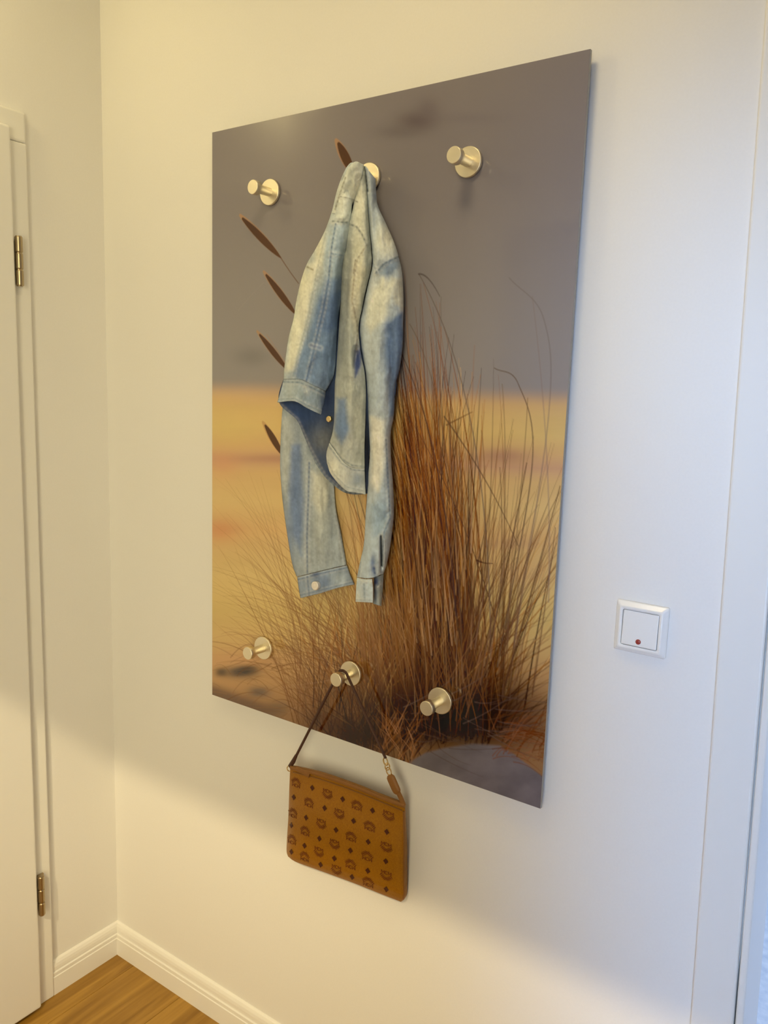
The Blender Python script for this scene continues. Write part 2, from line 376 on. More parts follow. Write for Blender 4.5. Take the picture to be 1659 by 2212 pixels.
def resample(P, n):
    P = np.asarray(P, float); c = np.concatenate([[0], np.cumsum(np.hypot(*np.diff(P, axis=0).T))]); c /= c[-1]
    s = np.linspace(0, 1, n)
    # smooth the polyline a little (Catmull-Rom through the points)
    Q = np.vstack([2 * P[0] - P[1], P, 2 * P[-1] - P[-2]])
    k = np.clip(np.searchsorted(c, s, 'right') - 1, 0, len(P) - 2); t = ((s - c[k]) / (c[k + 1] - c[k]))[:, None]
    p0, p1, p2, p3 = Q[k], Q[k + 1], Q[k + 2], Q[k + 3]
    return 0.5 * (2 * p1 + (p2 - p0) * t + (2 * p0 - 5 * p1 + 4 * p2 - p3) * t ** 2 + (3 * p1 - p0 - 3 * p2 + p3) * t ** 3)
flat = img.reshape(-1, 3)
def to_grid(px, py):
    P = at(px, py, np.full(len(px), PD))
    return (P[:, 0] - gx[0]) / (gx[1] - gx[0]), (gz[0] - P[:, 2]) / (gz[0] - gz[1])
def stroke(pts, w0, w1, col, alpha, col1=None, spindle=False, dark=None):
    """a soft painted blade along a curve given by control points (photo pixels)"""
    pts = np.asarray(pts, float)
    L = np.abs(np.diff(pts, axis=0)).sum() + 1
    n = max(8, int(L * 1.15)); s = np.linspace(0, 1, n)
    if len(pts) == 3:
        q = ((1 - s) ** 2)[:, None] * pts[0] + (2 * s * (1 - s))[:, None] * pts[1] + (s ** 2)[:, None] * pts[2]
    else:
        q = resample(pts, n)
    u, v = to_grid(q[:, 0], q[:, 1])
    w = w0 + (w1 - w0) * s
    if spindle: w = w0 * np.sin(np.pi * np.clip(s * 0.94 + 0.06, 0, 1)) ** 0.7 + 0.4
    R = int(math.ceil(w.max() / 2 + 1)); ks = np.arange(-R, R + 1)
    ui = np.round(u).astype(int); vi = np.round(v).astype(int)
    UU = ui[:, None, None] + ks[None, None, :]; VV = vi[:, None, None] + ks[None, :, None]
    D = np.hypot(UU - u[:, None, None], VV - v[:, None, None])
    A = np.clip(w[:, None, None] / 2 + 0.5 - D, 0, 1) * np.minimum(1, w)[:, None, None] * alpha
    UU = np.broadcast_to(UU, A.shape); VV = np.broadcast_to(VV, A.shape)
    cc = lin(col); c1 = lin(col1) if col1 is not None else cc
    cs = cc + (c1 - cc) * s[:, None]
    if dark is not None: cs = cs + (lin(dark) - cs) * (smooth(1380, 1560, q[:, 1]) * 0.94)[:, None] * (1 - smooth(0.0, 0.9, s) * 0.3)[:, None]
    ok = (A > 0.01) & (UU >= 0) & (UU < NX) & (VV >= 0) & (VV < NZ)
    idx = (VV * NX + UU)[ok]; A = A[ok]; cs = np.broadcast_to(cs[:, None, None, :], ok.shape + (3,))[ok]
    o = np.argsort(A, kind='stable'); idx = idx[o]; A = A[o][:, None]; cs = cs[o]
    flat[idx] = flat[idx] * (1 - A) + cs * A
img = np.ascontiguousarray(img); flat = img.reshape(-1, 3)
R_ = np.random.RandomState(12)
def jit(c, a): return np.clip(np.asarray(c, float) + R_.uniform(-a, a), 5, 250)
PAL = [(150, 82, 20), (116, 58, 16), (178, 112, 40), (86, 40, 14), (208, 154, 80), (60, 28, 18), (136, 70, 14), (54, 26, 26)]
# thin pale grass far over the sand (left, arching)
for k in range(300):
    rx, ry = R_.uniform(640, 930), R_.uniform(1440, 1610)
    tx, ty = R_.uniform(445, 800), R_.uniform(1010, 1480)
    if tx > 640: ty = R_.uniform(1060, 1400)
    if R_.rand() < .3: tx -= R_.uniform(0, 60); ty = R_.uniform(1180, 1460)
    mx_, my_ = rx + (tx - rx) * R_.uniform(0.35, 0.62), (ry + ty) / 2 - R_.uniform(5, 100)
    stroke([(rx, ry), (mx_, my_), (tx, ty)], R_.uniform(1.1, 2.0), 0.5, jit((100, 58, 26), 22), R_.uniform(0.35, 0.85), jit((150, 102, 50), 20))
for k in range(80):                                     # rough straws crossing at the bottom left
    rx, ry = R_.uniform(470, 760), R_.uniform(1400, 1600)
    an = R_.uniform(-0.9, 0.9) + (math.pi if R_.rand() < .5 else 0); L = R_.uniform(40, 170)
    stroke([(rx, ry), (rx + L * .5 * math.cos(an), ry - L * .5 * math.sin(abs(an)) - 12), (rx + L * math.cos(an), ry - L * .4 * math.sin(abs(an)))], 1.5, 0.6, jit((124, 82, 42), 26), R_.uniform(.35, .75))
# main clump
def blade(rx, ry, tx, ty, bend, w, c, a, c1):
    mx_ = rx + (tx - rx) * 0.35 - bend; my_ = ry + (ty - ry) * 0.62
    stroke([(rx, ry), (mx_, my_), (tx, ty)], w, 0.6, c, a, c1, False, jit((44, 22, 14), 10))
for k in range(430):
    rx = R_.normal(948, 52); ry = R_.uniform(1440, 1600)
    h = R_.uniform(240, 760) if R_.rand() < 0.75 else R_.uniform(600, 900)
    le = R_.normal(-0.08, 0.095)
    ty = ry - h; tx = rx + le * h * (1 if R_.rand() < .85 else 1.6)
    if ty < 720 and tx > 960: ty += 180
    c = jit(PAL[R_.randint(len(PAL))], 14)
    blade(rx, ry, tx, ty, R_.uniform(-30, 30), R_.uniform(1.2, 2.8), c * 0.6, R_.uniform(.5, 1.0), jit(c * 1.12, 14))
for k in range(260):                                    # denser left mass of the clump, leaning behind the jacket
    rx = R_.normal(935, 46); ry = R_.uniform(1380, 1560); tx = R_.normal(885, 34); ty = R_.uniform(760, 1180)
    c = jit(PAL[R_.randint(len(PAL))], 14)
    blade(rx, ry, tx, ty, R_.uniform(-20, 24), R_.uniform(1.2, 2.8), c * 0.7, R_.uniform(.5, 1.0), jit(c * 1.15, 14))
for k in range(135):                                    # spreading blades to the right and short ones to the left
    rx = R_.normal(1010, 55); ry = R_.uniform(1480, 1620)
    tx = rx + R_.uniform(20, 260); ty = ry - R_.uniform(60, 520)
    c = jit(PAL[R_.randint(len(PAL))], 16)
    blade(rx, ry, tx, ty, R_.uniform(-26, 14), R_.uniform(1.0, 2.2), c * 0.6, R_.uniform(.4, .95), jit(c * 1.1, 16))
for k in range(260):
    rx = R_.normal(800, 62); ry = R_.uniform(1520, 1680)
    tx = rx + R_.normal(-10, 90); ty = ry - R_.uniform(60, 330)
    c = jit(PAL[R_.randint(len(PAL))], 16)
    blade(rx, ry, tx, ty, R_.uniform(-24, 24), R_.uniform(1.0, 2.2), c * 0.66, R_.uniform(.4, .95), jit(c * 1.15, 16))
for k in range(150):                                    # between jacket sleeves and the clump
    rx = R_.uniform(780, 940); ry = R_.uniform(1380, 1560); tx = rx - R_.uniform(-10, 110); ty = ry - R_.uniform(150, 420)
    blade(rx, ry, tx, ty, R_.uniform(-20, 20), R_.uniform(1.2, 2.4), jit((120, 72, 32), 24), R_.uniform(.4, .85), jit((176, 124, 62), 26))
for k in range(170):                                    # dark purple-brown core and light glints
    rx = R_.normal(950, 36); ry = R_.uniform(1180, 1560); L = R_.uniform(60, 260); le = R_.normal(-0.03, .08)
    dk = R_.rand() < 0.55
    stroke([(rx, ry), (rx + le * L * .5, ry - L * .5), (rx + le * L, ry - L)], R_.uniform(1.0, 2.4), .5, jit((46, 20, 20), 10) if dk else jit((208, 156, 96), 22), R_.uniform(.35, .8) if dk else R_.uniform(.25, .6))
# long single blades at the right
for pts, c, a_ in [([(985, 1330), (960, 960), (868, 765)], (70, 48, 42), .8), ([(1000, 1480), (985, 860), (885, 700)], (110, 82, 54), .6), ([(1060, 1420), (1060, 860), (905, 592)], (104, 84, 66), .75),
                   ([(905, 592), (925, 590), (950, 640)], (84, 68, 56), .7), ([(1075, 1440), (1150, 1000), (1120, 830), (1068, 795)], (98, 72, 48), .85), ([(1040, 1480), (1110, 1160), (1138, 1000)], (76, 48, 30), .9),
                   ([(1085, 1500), (1160, 1240), (1210, 1050)], (88, 56, 34), .85), ([(1110, 1400), (1185, 900), (1175, 690), (1100, 600)], (112, 92, 76), .5), ([(1090, 1400), (1135, 1000), (1140, 860)], (118, 88, 52), .6),
                   ([(1080, 1380), (1100, 1000), (1085, 830)], (118, 88, 52), .6), ([(960, 900), (1060, 1040), (1120, 1180)], (86, 60, 40), .7), ([(965, 918), (990, 905), (1020, 890)], (110, 74, 40), .8),
                   ([(1030, 1210), (1045, 1218), (1064, 1217)], (64, 36, 24), .9), ([(1150, 1500), (1180, 1300), (1200, 1140)], (100, 66, 42), .7), ([(1030, 1400), (1060, 1080), (1040, 930)], (112, 80, 46), .6),
                   ([(1000, 1200), (1030, 1000), (1010, 860)], (124, 90, 54), .6), ([(1060, 1500), (1095, 1250), (1080, 1010)], (84, 54, 34), .7), ([(1185, 1300), (1195, 1000), (1150, 640)], (130, 104, 84), .45)]:
    stroke(pts, 2.2, 1.0, c, a_)
for k in range(46):
    rx = R_.uniform(1000, 1120); ry = R_.uniform(1350, 1520); tx = rx + R_.uniform(-10, 130); ty = R_.uniform(880, 1280)
    stroke([(rx, ry), (rx + (tx - rx) * .3, (ry + ty) / 2), (tx, ty)], 1.7, .6, jit((106, 70, 42), 22), R_.uniform(.4, .8))
# the hollow between the stems at the foot of the clump
def deepen(cx, cy, rx, ry, c, a):
    g = a * np.exp(-(np.abs((X - cx) / rx) ** 2.4 + np.abs((Y - cy) / ry) ** 2.4)); img[:] = img + (lin(c) - img) * g[..., None]
deepen(985, 1545, 135, 62, (26, 12, 8), .86); deepen(940, 1440, 60, 80, (40, 20, 12), .45); deepen(770, 1590, 62, 34, (34, 16, 12), .75); deepen(700, 1560, 50, 30, (60, 30, 18), .5)
deepen(945, 1230, 26, 80, (60, 28, 26), .35); deepen(1010, 1330, 18, 120, (62, 32, 16), .35)
for k in range(70):
    rx = R_.normal(985, 60); ry = R_.uniform(1500, 1590); L = R_.uniform(80, 240); le = R_.normal(0, .22)
    stroke([(rx, ry), (rx + le * L * .4, ry - L * .5), (rx + le * L, ry - L)], R_.uniform(1.0, 1.8), .6, jit((92, 52, 24), 20), R_.uniform(.4, .8), jit((160, 104, 50), 24))
# stone in front of the grass, bottom right
m = rk * smooth(860, 900, X); img[:] = img * (1 - m[..., None]) + rock * m[..., None]
for k in range(90):                                     # pale and rust straws over the stone's rim
    rx = R_.uniform(1060, 1175); ry = R_.uniform(1560, 1650); an = R_.uniform(-.5, 1.2); L = R_.uniform(30, 110)
    stroke([(rx, ry), (rx + L * .5 * math.cos(an), ry - L * .5 * math.sin(an) - 8), (rx + L * math.cos(an), ry - L * math.sin(an) + 14)], 1.6, .7, jit((116, 64, 30), 26), R_.uniform(.35, .75))
for k in range(34):                                     # grey straws crossing the black-brown base
    rx = R_.uniform(840, 1120); ry = R_.uniform(1490, 1620); an = R_.uniform(-.6, .6); L = R_.uniform(50, 170)
    stroke([(rx, ry), (rx + L * .5 * math.cos(an), ry - L * .5 * math.sin(an) + 10), (rx + L * math.cos(an), ry - L * math.sin(an))], 1.5, .7, jit((92, 70, 54), 18), R_.uniform(.3, .65))
for k in range(60):
    rx = R_.uniform(820, 900); ry = R_.uniform(1560, 1660); an = R_.uniform(.6, 2.4); L = R_.uniform(20, 80)
    stroke([(rx, ry), (rx + L * .5 * math.cos(an), ry - L * .5), (rx + L * math.cos(an), ry - L * math.sin(an))], 1.7, .7, jit((150, 96, 50), 30), R_.uniform(.35, .75))
# seed heads: dark brown spindles with a lit orange rim
for a0, a1, w_, stem in [((519, 465), (607, 557), 13, (645, 612)), ((570, 587), (640, 680), 12, None), ((556, 716), (622, 800), 11, None), ((568, 912), (612, 985), 13, None), ((726, 303), (764, 376), 15, None)]:
    if stem: stroke([a1, ((a1[0] + stem[0]) / 2 - 2, (a1[1] + stem[1]) / 2), stem], 1.6, 1.2, (96, 62, 34), .8)
    stroke([a0, ((a0[0] + a1[0]) / 2, (a0[1] + a1[1]) / 2), a1], w_ * .9, 0, (176, 122, 66), .6, (150, 100, 54), True)
    o = np.array([2.4, 2.6]); b0 = np.array(a0) + np.array([5, 7]) + o * 0.2; b1 = np.array(a1) + o * 0.2
    stroke([b0, (b0 + b1) / 2 + o * 0.3, b1], w_ * 0.8, 0, (66, 36, 16), .95, (80, 46, 20), True)
stroke([(515, 670), (540, 640), (570, 610)], 1, .6, (150, 134, 112), .5)

col = np.clip(img / REF * 0.93 - 0.012, 0.004, 0.9)
me = bpy.data.meshes.new('print')
V = np.stack([GX, np.full_like(GX, -PD - 0.0003), GZ], -1).reshape(-1, 3)
I = np.arange(NX * NZ).reshape(NZ, NX)
Fq = np.stack([I[:-1, :-1], I[1:, :-1], I[1:, 1:], I[:-1, 1:]], -1).reshape(-1, 4)
def grid_mesh(name, V, Fq, col=None):
    me = bpy.data.meshes.new(name)
    me.vertices.add(len(V)); me.vertices.foreach_set('co', V.astype(np.float32).ravel())
    me.loops.add(Fq.size); me.loops.foreach_set('vertex_index', Fq.astype(np.int32).ravel())
    me.polygons.add(len(Fq)); me.polygons.foreach_set('loop_start', np.arange(0, Fq.size, 4, dtype=np.int32))
    me.polygons.foreach_set('use_smooth', np.ones(len(Fq), bool))
    me.update(calc_edges=True)
    if col is not None:
        at_ = me.color_attributes.new('Col', 'FLOAT_COLOR', 'POINT')
        c4 = np.concatenate([col.reshape(-1, 3), np.ones((len(V), 1))], 1).astype(np.float32)
        at_.data.foreach_set('color', c4.ravel())
    me.validate()
    return me
part('print', grid_mesh('print', V, Fq, col), M_print, rack)

# hooks
def hook(x, z, lab=None):
    h = part('hook', lathe_y(bmesh.new(), x, z, [(0, 0.0215), (0.0235, 0.0215), (0.0245, 0.0225), (0.0245, 0.0265), (0.0235, 0.0275), (0, 0.0275)]), M_steel, rack)
    pg = part('peg', lathe_y(bmesh.new(), x, z, [(0.0085, 0.0265), (0.0085, 0.0560), (0.0090, 0.0570), (0.0125, 0.0590), (0.0133, 0.0600), (0.0133, 0.0715), (0.0125, 0.0725), (0, 0.0726)]), M_steel, h)
    pg.matrix_parent_inverse = Matrix.Translation(-rack.location) @ Matrix.Identity(4)
    pg.matrix_parent_inverse = h.matrix_parent_inverse.inverted() @ h.matrix_parent_inverse
    for o in (h, pg):
        for p in o.data.polygons: p.use_smooth = abs(p.normal.y) < 0.8
    return h
HX = [0.5538, 0.7915, 0.9935]
for x in HX: hook(x, 1.893)
for x, z in [(0.5486, 0.974), (0.7819, 0.9731), (0.9857, 0.9698)]: hook(x, z)

# ------------------------------------------------------------------ light switch
sx, sz, ss = 1.2868, 1.1280, 0.081
sw = empty('light_switch', (sx + ss / 2, 0, sz), 'white square rocker light switch with a red dot beside the printed panel', 'light switch')
def ring_loft(rings, cap=True):
    bm = bmesh.new(); RR = [[bm.verts.new(p) for p in r] for r in rings]
    n = len(RR[0])
    for A, B in zip(RR[:-1], RR[1:]):
        for k in range(n): bm.faces.new((A[k], A[(k + 1) % n], B[(k + 1) % n], B[k]))
    if cap: bm.faces.new(RR[-1])
    return bm
def rrect(cx, cz, hx, hz, r, d, n=5):
    out = []
    for qx, qz, a0 in ((1, 1, 0), (-1, 1, 90), (-1, -1, 180), (1, -1, 270)):
        for k in range(n + 1):
            a = math.radians(a0 + 90 * k / n)
            out.append((cx + qx * (hx - r) + r * math.cos(a), -d, cz + qz * (hz - r) + r * math.sin(a)))
    return out
scx, scz = sx + ss / 2, sz + ss / 2
rings = [rrect(scx, scz, .0405, .0405, .003, 0), rrect(scx, scz, .0405, .0405, .003, .0035), rrect(scx, scz, .0395, .0395, .003, .0055), rrect(scx, scz, .0335, .0335, .003, .0105),
         rrect(scx, scz, .0315, .0315, .003, .0110), rrect(scx, scz, .0285, .0285, .003, .0100), rrect(scx, scz, .0282, .0282, .003, .0040)]
part('frame', ring_loft(rings), M_plastic, sw)
bm = boxm((scx - .0274, -.0105, scz - .0274), (scx + .0274, -.0045, scz + .0274), .0012, 3)
for v in bm.verts:
    if v.co.y < -.006: v.co.y += -.0012 * (scz - v.co.z) / .0274
rk_ = part('rocker', bm, M_plastic, sw)
bm = lathe_y(bmesh.new(), scx - .0005, scz - .0195, [(.0042, .0105), (.0040, .0122), (.0028, .0129), (0, .0132)], 24)
part('indicator', bm, M_red, sw, True)

# ------------------------------------------------------------------ denim jacket
jk = empty('denim_jacket', (0.788, -0.06, 1.15), 'faded light blue denim jacket hanging from the top middle hook of the printed panel', 'jacket')
LIGHT, MID, BLUE, DEEP, GREY = (182, 182, 162), (150, 158, 152), (98, 114, 132), (58, 74, 98), (128, 130, 118)
def coons(T, B, L, R_e, nu, nv):
    T, B, L, R_e = resample(T, nu), resample(B, nu), resample(L, nv), resample(R_e, nv)
    u = np.linspace(0, 1, nu)[None, :, None]; v = np.linspace(0, 1, nv)[:, None, None]
    S = (1 - v) * T[None] + v * B[None] + (1 - u) * L[:, None] + u * R_e[:, None]
    S -= (1 - u) * (1 - v) * T[0] + u * (1 - v) * T[-1] + (1 - u) * v * B[0] + u * v * B[-1]
    return S
def seg_dist(PX, PY, poly):
    best = np.full(PX.shape, 1e9); arc = np.zeros(PX.shape); acc = 0.0
    for (x0, y0), (x1, y1) in zip(poly[:-1], poly[1:]):
        dx, dy = x1 - x0, y1 - y0; L2 = dx * dx + dy * dy
        t = np.clip(((PX - x0) * dx + (PY - y0) * dy) / L2, 0, 1)
        d = np.hypot(PX - x0 - t * dx, PY - y0 - t * dy)
        m = d < best; best = np.where(m, d, best); arc = np.where(m, acc + t * math.sqrt(L2), arc); acc += math.sqrt(L2)
    return best, arc
JK = np.array([1.66, 1.48, 1.22])
def dye(c):
    return np.clip(alb(c) * JK, 0.01, 0.92)
def inside(PX, PY, poly):
    m = np.zeros(PX.shape, bool)
    for (x0, y0), (x1, y1) in zip(poly, poly[1:] + poly[:1]):
        c = ((y0 > PY) != (y1 > PY)) & (PX < (x1 - x0) * (PY - y0) / ((y1 - y0) or 1e-9) + x0); m ^= c
    return m
def cloth(name, S, depth, base, blobs=(), seams=(), folds=(), grain=1.0, parent=None, thick=0.0016, seed=0, streak=0.30, zones=()):
    """S: grid of photo pixels; depth: grid of distances from the wall; colour = worn dye, seams, stitching, painted shade in creases and gaps"""
    PX, PY = S[..., 0], S[..., 1]
    colr = np.broadcast_to(dye(base), PX.shape + (3,)).copy()
    for cx, cy, rx, ry, c, a_ in blobs:
        g = a_ * np.exp(-(((PX - cx) / rx) ** 2 + ((PY - cy) / ry) ** 2)); colr += (dye(c) - colr) * g[..., None]
    wob = 9 * (fbm(PX / 14.0, PY / 22.0, 44) - 0.5)
    for poly, soft, c, a_ in zones:               # unfaded areas, pale worn areas, painted shade at the armpit
        dd, _ = seg_dist(PX, PY, poly + poly[:1]); dd = np.where(inside(PX, PY, poly), -dd, dd) + wob
        colr += (dye(c) - colr) * (a_ * smooth(soft, -soft, dd))[..., None]
    n = fbm(PX / 7.0, PY / 60.0, 50 + seed) - 0.5; n2 = fbm(PX / 16.0, PY / 22.0, 70 + seed) - 0.5; n3 = fbm(PX / 4.0, PY / 5.0, 60 + seed, 2) - 0.5
    colr *= (1 + streak * n + 0.34 * n2 + 0.22 * n3)[..., None]
    depth = depth + grain * (0.0075 * (fbm(PX / 20.0, PY / 80.0, 90 + seed, 3) - 0.5) + 0.0040 * (fbm(PX / 12.0, PY / 18.0, 95 + seed, 3) - 0.5))
    for poly, w, h in folds:                      # ridge (+) or valley (-) along a polyline
        d, arc = seg_dist(PX, PY, poly); tot = sum(math.hypot(b_[0] - a_[0], b_[1] - a_[1]) for a_, b_ in zip(poly[:-1], poly[1:]))
        depth = depth + h * np.exp(-(d / w) ** 2) * np.sin(np.pi * np.clip(arc / tot, 0, 1)) ** 0.7
    for poly, w, c, a_, h in seams:               # puckered welt with worn stitching; some lines are creases painted dark as shade
        d, arc = seg_dist(PX, PY, poly)
        g = np.exp(-(d / w) ** 2)
        puck = 0.5 + 0.5 * np.sin(arc * 0.62 + 3 * fbm(PX / 9, PY / 9, 33))
        if a_ >= 1: puck = puck * 0 + 1           # a slit, shade of its opening painted solid, not a stitched seam
        colr += (dye(c) - colr) * (a_ * g * (0.45 + 0.55 * puck))[..., None]
        side = np.exp(-((d - 2.2 * w) / (1.3 * w)) ** 2); colr += (dye(LIGHT) - colr) * (0.20 * side * (0.5 + 0.5 * puck))[..., None]
        depth = depth + h * np.exp(-(d / (1.8 * w)) ** 2) - 0.7 * abs(h) * g + 0.0006 * side * (puck - .5)
    if PY.min() < 420:                            # the neck lies over the peg
        r = np.hypot(PX - 762, PY - 374); depth = np.maximum(depth, 0.0795 - 0.050 * np.maximum(0, r - 20) / 30)
    depth = np.maximum(depth, 0.0232)
    V = at(PX, PY, depth).reshape(-1, 3)
    nv, nu = PX.shape; I = np.arange(nu * nv).reshape(nv, nu)
    Fq = np.stack([I[:-1, :-1], I[1:, :-1], I[1:, 1:], I[:-1, 1:]], -1).reshape(-1, 4)
    o = part(name, grid_mesh(name, V, Fq, np.clip(colr, .01, .95)), M_denim, parent or jk)
    if parent is not None: o.matrix_parent_inverse = Matrix.Identity(4)
    md = o.modifiers.new('thickness', 'SOLIDIFY'); md.thickness = thick; md.offset = -1
    return o
def uv(S):
    nv, nu = S.shape[:2]
    return np.broadcast_to(np.linspace(0, 1, nu)[None], (nv, nu)), np.broadcast_to(np.linspace(0, 1, nv)[:, None], (nv, nu))

OUT_L = [(748, 362), (738, 383), (727, 415), (716, 459), (701, 500), (682, 537), (662, 572), (649, 611), (640, 650), (634, 689), (623, 732), (614, 795), (613, 819)]
FOLD = [(768, 351), (764, 400), (760, 450), (756, 485), (750, 526), (741, 580), (737, 645), (731, 691), (727, 756), (722, 810), (704, 845)]
# dark inner back of the jacket, seen under the lifted hem
E_T = [(735, 408), (775, 404), (811, 410)]
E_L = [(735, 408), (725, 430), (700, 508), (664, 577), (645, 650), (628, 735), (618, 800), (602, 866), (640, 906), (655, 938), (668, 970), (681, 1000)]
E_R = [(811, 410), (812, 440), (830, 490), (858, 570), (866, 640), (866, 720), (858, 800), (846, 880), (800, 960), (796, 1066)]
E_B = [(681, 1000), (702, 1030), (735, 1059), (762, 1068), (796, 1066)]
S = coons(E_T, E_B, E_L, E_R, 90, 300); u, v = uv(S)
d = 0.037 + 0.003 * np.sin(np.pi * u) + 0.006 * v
cloth('back_panel', S, d, (44, 56, 76), [(640, 900, 40, 26, (44, 60, 88), .9), (700, 960, 30, 40, (92, 92, 84), .8), (690, 990, 40, 30, (50, 62, 82), .6), (760, 1060, 40, 12, (46, 48, 46), .7), (793, 970, 9, 90, (18, 20, 26), .95), (706, 860, 16, 40, (26, 34, 52), .8), (722, 950, 16, 40, (40, 42, 44), .8)],  # near-black blob paints the shade in the gap beside the sleeve
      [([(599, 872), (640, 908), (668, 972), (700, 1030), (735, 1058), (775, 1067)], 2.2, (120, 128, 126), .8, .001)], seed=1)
# left sleeve hanging behind the hem
D_T = [(611, 872), (660, 880), (712, 900)]
D_L = [(611, 872), (608, 910), (606, 950), (605, 1005), (607, 1043), (611, 1087), (620, 1152), (631, 1217), (641, 1246)]
D_R = [(712, 900), (716, 980), (722, 1045), (726, 1098), (735, 1141), (743, 1184), (749, 1220)]
D_B = [(641, 1246), (690, 1234), (749, 1220)]
S = coons(D_T, D_B, D_L, D_R, 90, 240); u, v = uv(S)
d = 0.0235 + (0.010 + 0.010 * smooth(0.25, 0.75, v)) * np.sqrt(np.clip(1 - (2 * u - 1) ** 2, 0, 1))
cloth('sleeve', S, d, (126, 132, 128), [(628, 1010, 12, 90, (150, 150, 134), .8), (640, 1060, 12, 110, (84, 98, 116), .8), (625, 1150, 10, 80, (98, 112, 128), .8), (700, 1060, 14, 60, (158, 154, 130), .8), (712, 1100, 10, 90, (98, 102, 98), .7),
      (690, 1130, 14, 70, (140, 142, 128), .7), (650, 1130, 14, 60, (112, 124, 136), .7)],
      [([(668, 1000), (666, 1080), (663, 1156), (664, 1242)], 2.0, (62, 76, 98), .75, .0012), ([(726, 1060), (732, 1130), (742, 1190), (747, 1225)], 2.0, (82, 92, 100), .6, .001)],
      [([(640, 960), (645, 1100), (655, 1230)], 9, -.006), ([(690, 980), (692, 1200)], 10, .004), ([(712, 1040), (722, 1180)], 6, -.004)], seed=2, zones=[([(628, 960), (648, 960), (656, 1080), (650, 1200), (632, 1150), (622, 1060)], 7, (86, 100, 120), .8), ([(676, 1020), (704, 1030), (708, 1080), (692, 1110), (676, 1080)], 9, (160, 158, 138), .8), ([(606, 900), (624, 900), (618, 1080), (610, 1060)], 5, (148, 150, 138), .6)])
S = coons([(642, 1247), (690, 1235), (750, 1221)], [(649, 1292), (690, 1282), (730, 1270), (766, 1262)], [(642, 1247), (645, 1270), (649, 1292)], [(750, 1221), (757, 1241), (766, 1262)], 80, 34); u, v = uv(S)
d = 0.0255 + 0.020 * np.sqrt(np.clip(1 - (2 * u - 1) ** 2, 0, 1))
cuff = cloth('cuff', S, d, (112, 122, 128), [(700, 1260, 20, 22, (84, 98, 118), .6), (735, 1250, 18, 16, (136, 142, 136), .6), (682, 1240, 8, 7, (44, 60, 88), .9)],
      [([(644, 1252), (692, 1239), (751, 1226)], 1.6, (72, 86, 104), .7, .0012), ([(648, 1286), (690, 1276), (764, 1257)], 1.6, (84, 96, 110), .6, .001), ([(664, 1246), (668, 1288)], 1.8, (66, 80, 100), .6, .001)], seed=3)
P = at(680.5, 1265.5, 0.055)
bt = lathe_y(bmesh.new(), P[0], P[2], [(0.0075, 0.047), (0.0088, 0.0535), (0.0088, 0.0555), (0.0074, 0.0568), (0.0058, 0.0560), (0.0022, 0.0562), (0, 0.0570)], 28)
q = part('button', bt, M_button, jk, True); q['label'] = 'pale metal cuff button'
# right front with the collar side (patch B), between the opening fold and the sleeve
FOLD_L = [(770, 352), (768, 400), (762, 450), (752, 485), (746, 526), (738, 580), (736, 645), (733, 691), (729, 756), (725, 812), (723, 832), (722, 897), (719, 930), (712, 956)]
BC = [(788, 359), (792, 400), (795, 450), (798, 490), (802, 535), (803, 575), (791, 624), (782, 667), (775, 705), (777, 740), (782, 775), (788, 805), (791, 850), (790, 900), (788, 960), (788, 1012)]
S = coons([(770, 352), (779, 354), (788, 359)], [(712, 956), (740, 996), (762, 1010), (788, 1012)], FOLD_L, BC, 80, 420); u, v = uv(S)
d = 0.058 - 0.010 * smooth(.1, .6, v) + (0.010 + 0.014 * smooth(0, .5, v)) * np.sin(np.pi * np.clip(u, 0, 1)) ** 0.8 + 0.012 * np.exp(-(v / 0.08) ** 2)
cloth('front_panel', S, d, (140, 142, 128), [(780, 440, 20, 60, (176, 174, 150), .8), (745, 560, 12, 60, (118, 120, 106), .7), (775, 560, 16, 60, (172, 168, 140), .7), (760, 640, 16, 50, (146, 144, 124), .6), (745, 740, 12, 90, (112, 116, 108), .7),
      (741, 920, 14, 40, (86, 102, 122), .8), (770, 900, 14, 50, (142, 140, 120), .6), (775, 770, 9, 40, (54, 66, 96), .75), (772, 700, 9, 30, (168, 160, 130), .7), (755, 960, 20, 20, (150, 150, 136), .6)],  # dark blue armpit blob, like its zone below, is painted shade
      [([(752, 483), (770, 490), (781, 505), (793, 530)], 2.4, (70, 76, 76), .75, .0014), ([(792, 530), (772, 560), (765, 600), (760, 650), (772, 700), (773, 722), (769, 760)], 2.0, (104, 92, 74), .6, .0014),
       ([(768, 562), (764, 590)], 1.8, (88, 74, 52), .7, .001), ([(711, 955), (738, 992), (762, 1006), (788, 1008)], 2.0, (92, 100, 104), .6, .001), ([(752, 428), (772, 436)], 1.6, (84, 84, 74), .8, .0012)],
      [([(784, 400), (790, 520), (782, 600), (770, 690)], 9, .008), ([(758, 520), (748, 640), (742, 800)], 9, -.010), ([(770, 745), (766, 800)], 6, -.012), ([(760, 830), (756, 940)], 10, .006)], seed=4, zones=[([(728, 860), (748, 860), (752, 930), (738, 960), (722, 930)], 7, (84, 102, 124), .8), ([(766, 756), (780, 752), (778, 790), (768, 815)], 4, (48, 60, 94), .9), ([(764, 560), (800, 580), (778, 690), (762, 700), (756, 640)], 8, (170, 164, 136), .6)])
S = coons([(711, 957), (740, 996), (762, 1010), (788, 1012)], [(706, 1000), (716, 1026), (745, 1058), (768, 1064), (790, 1068)], [(711, 957), (705, 980), (706, 1000)], [(788, 1012), (789, 1040), (790, 1068)], 70, 44); u, v = uv(S)
d = 0.050 + 0.024 * np.sin(np.pi * u) ** 0.8
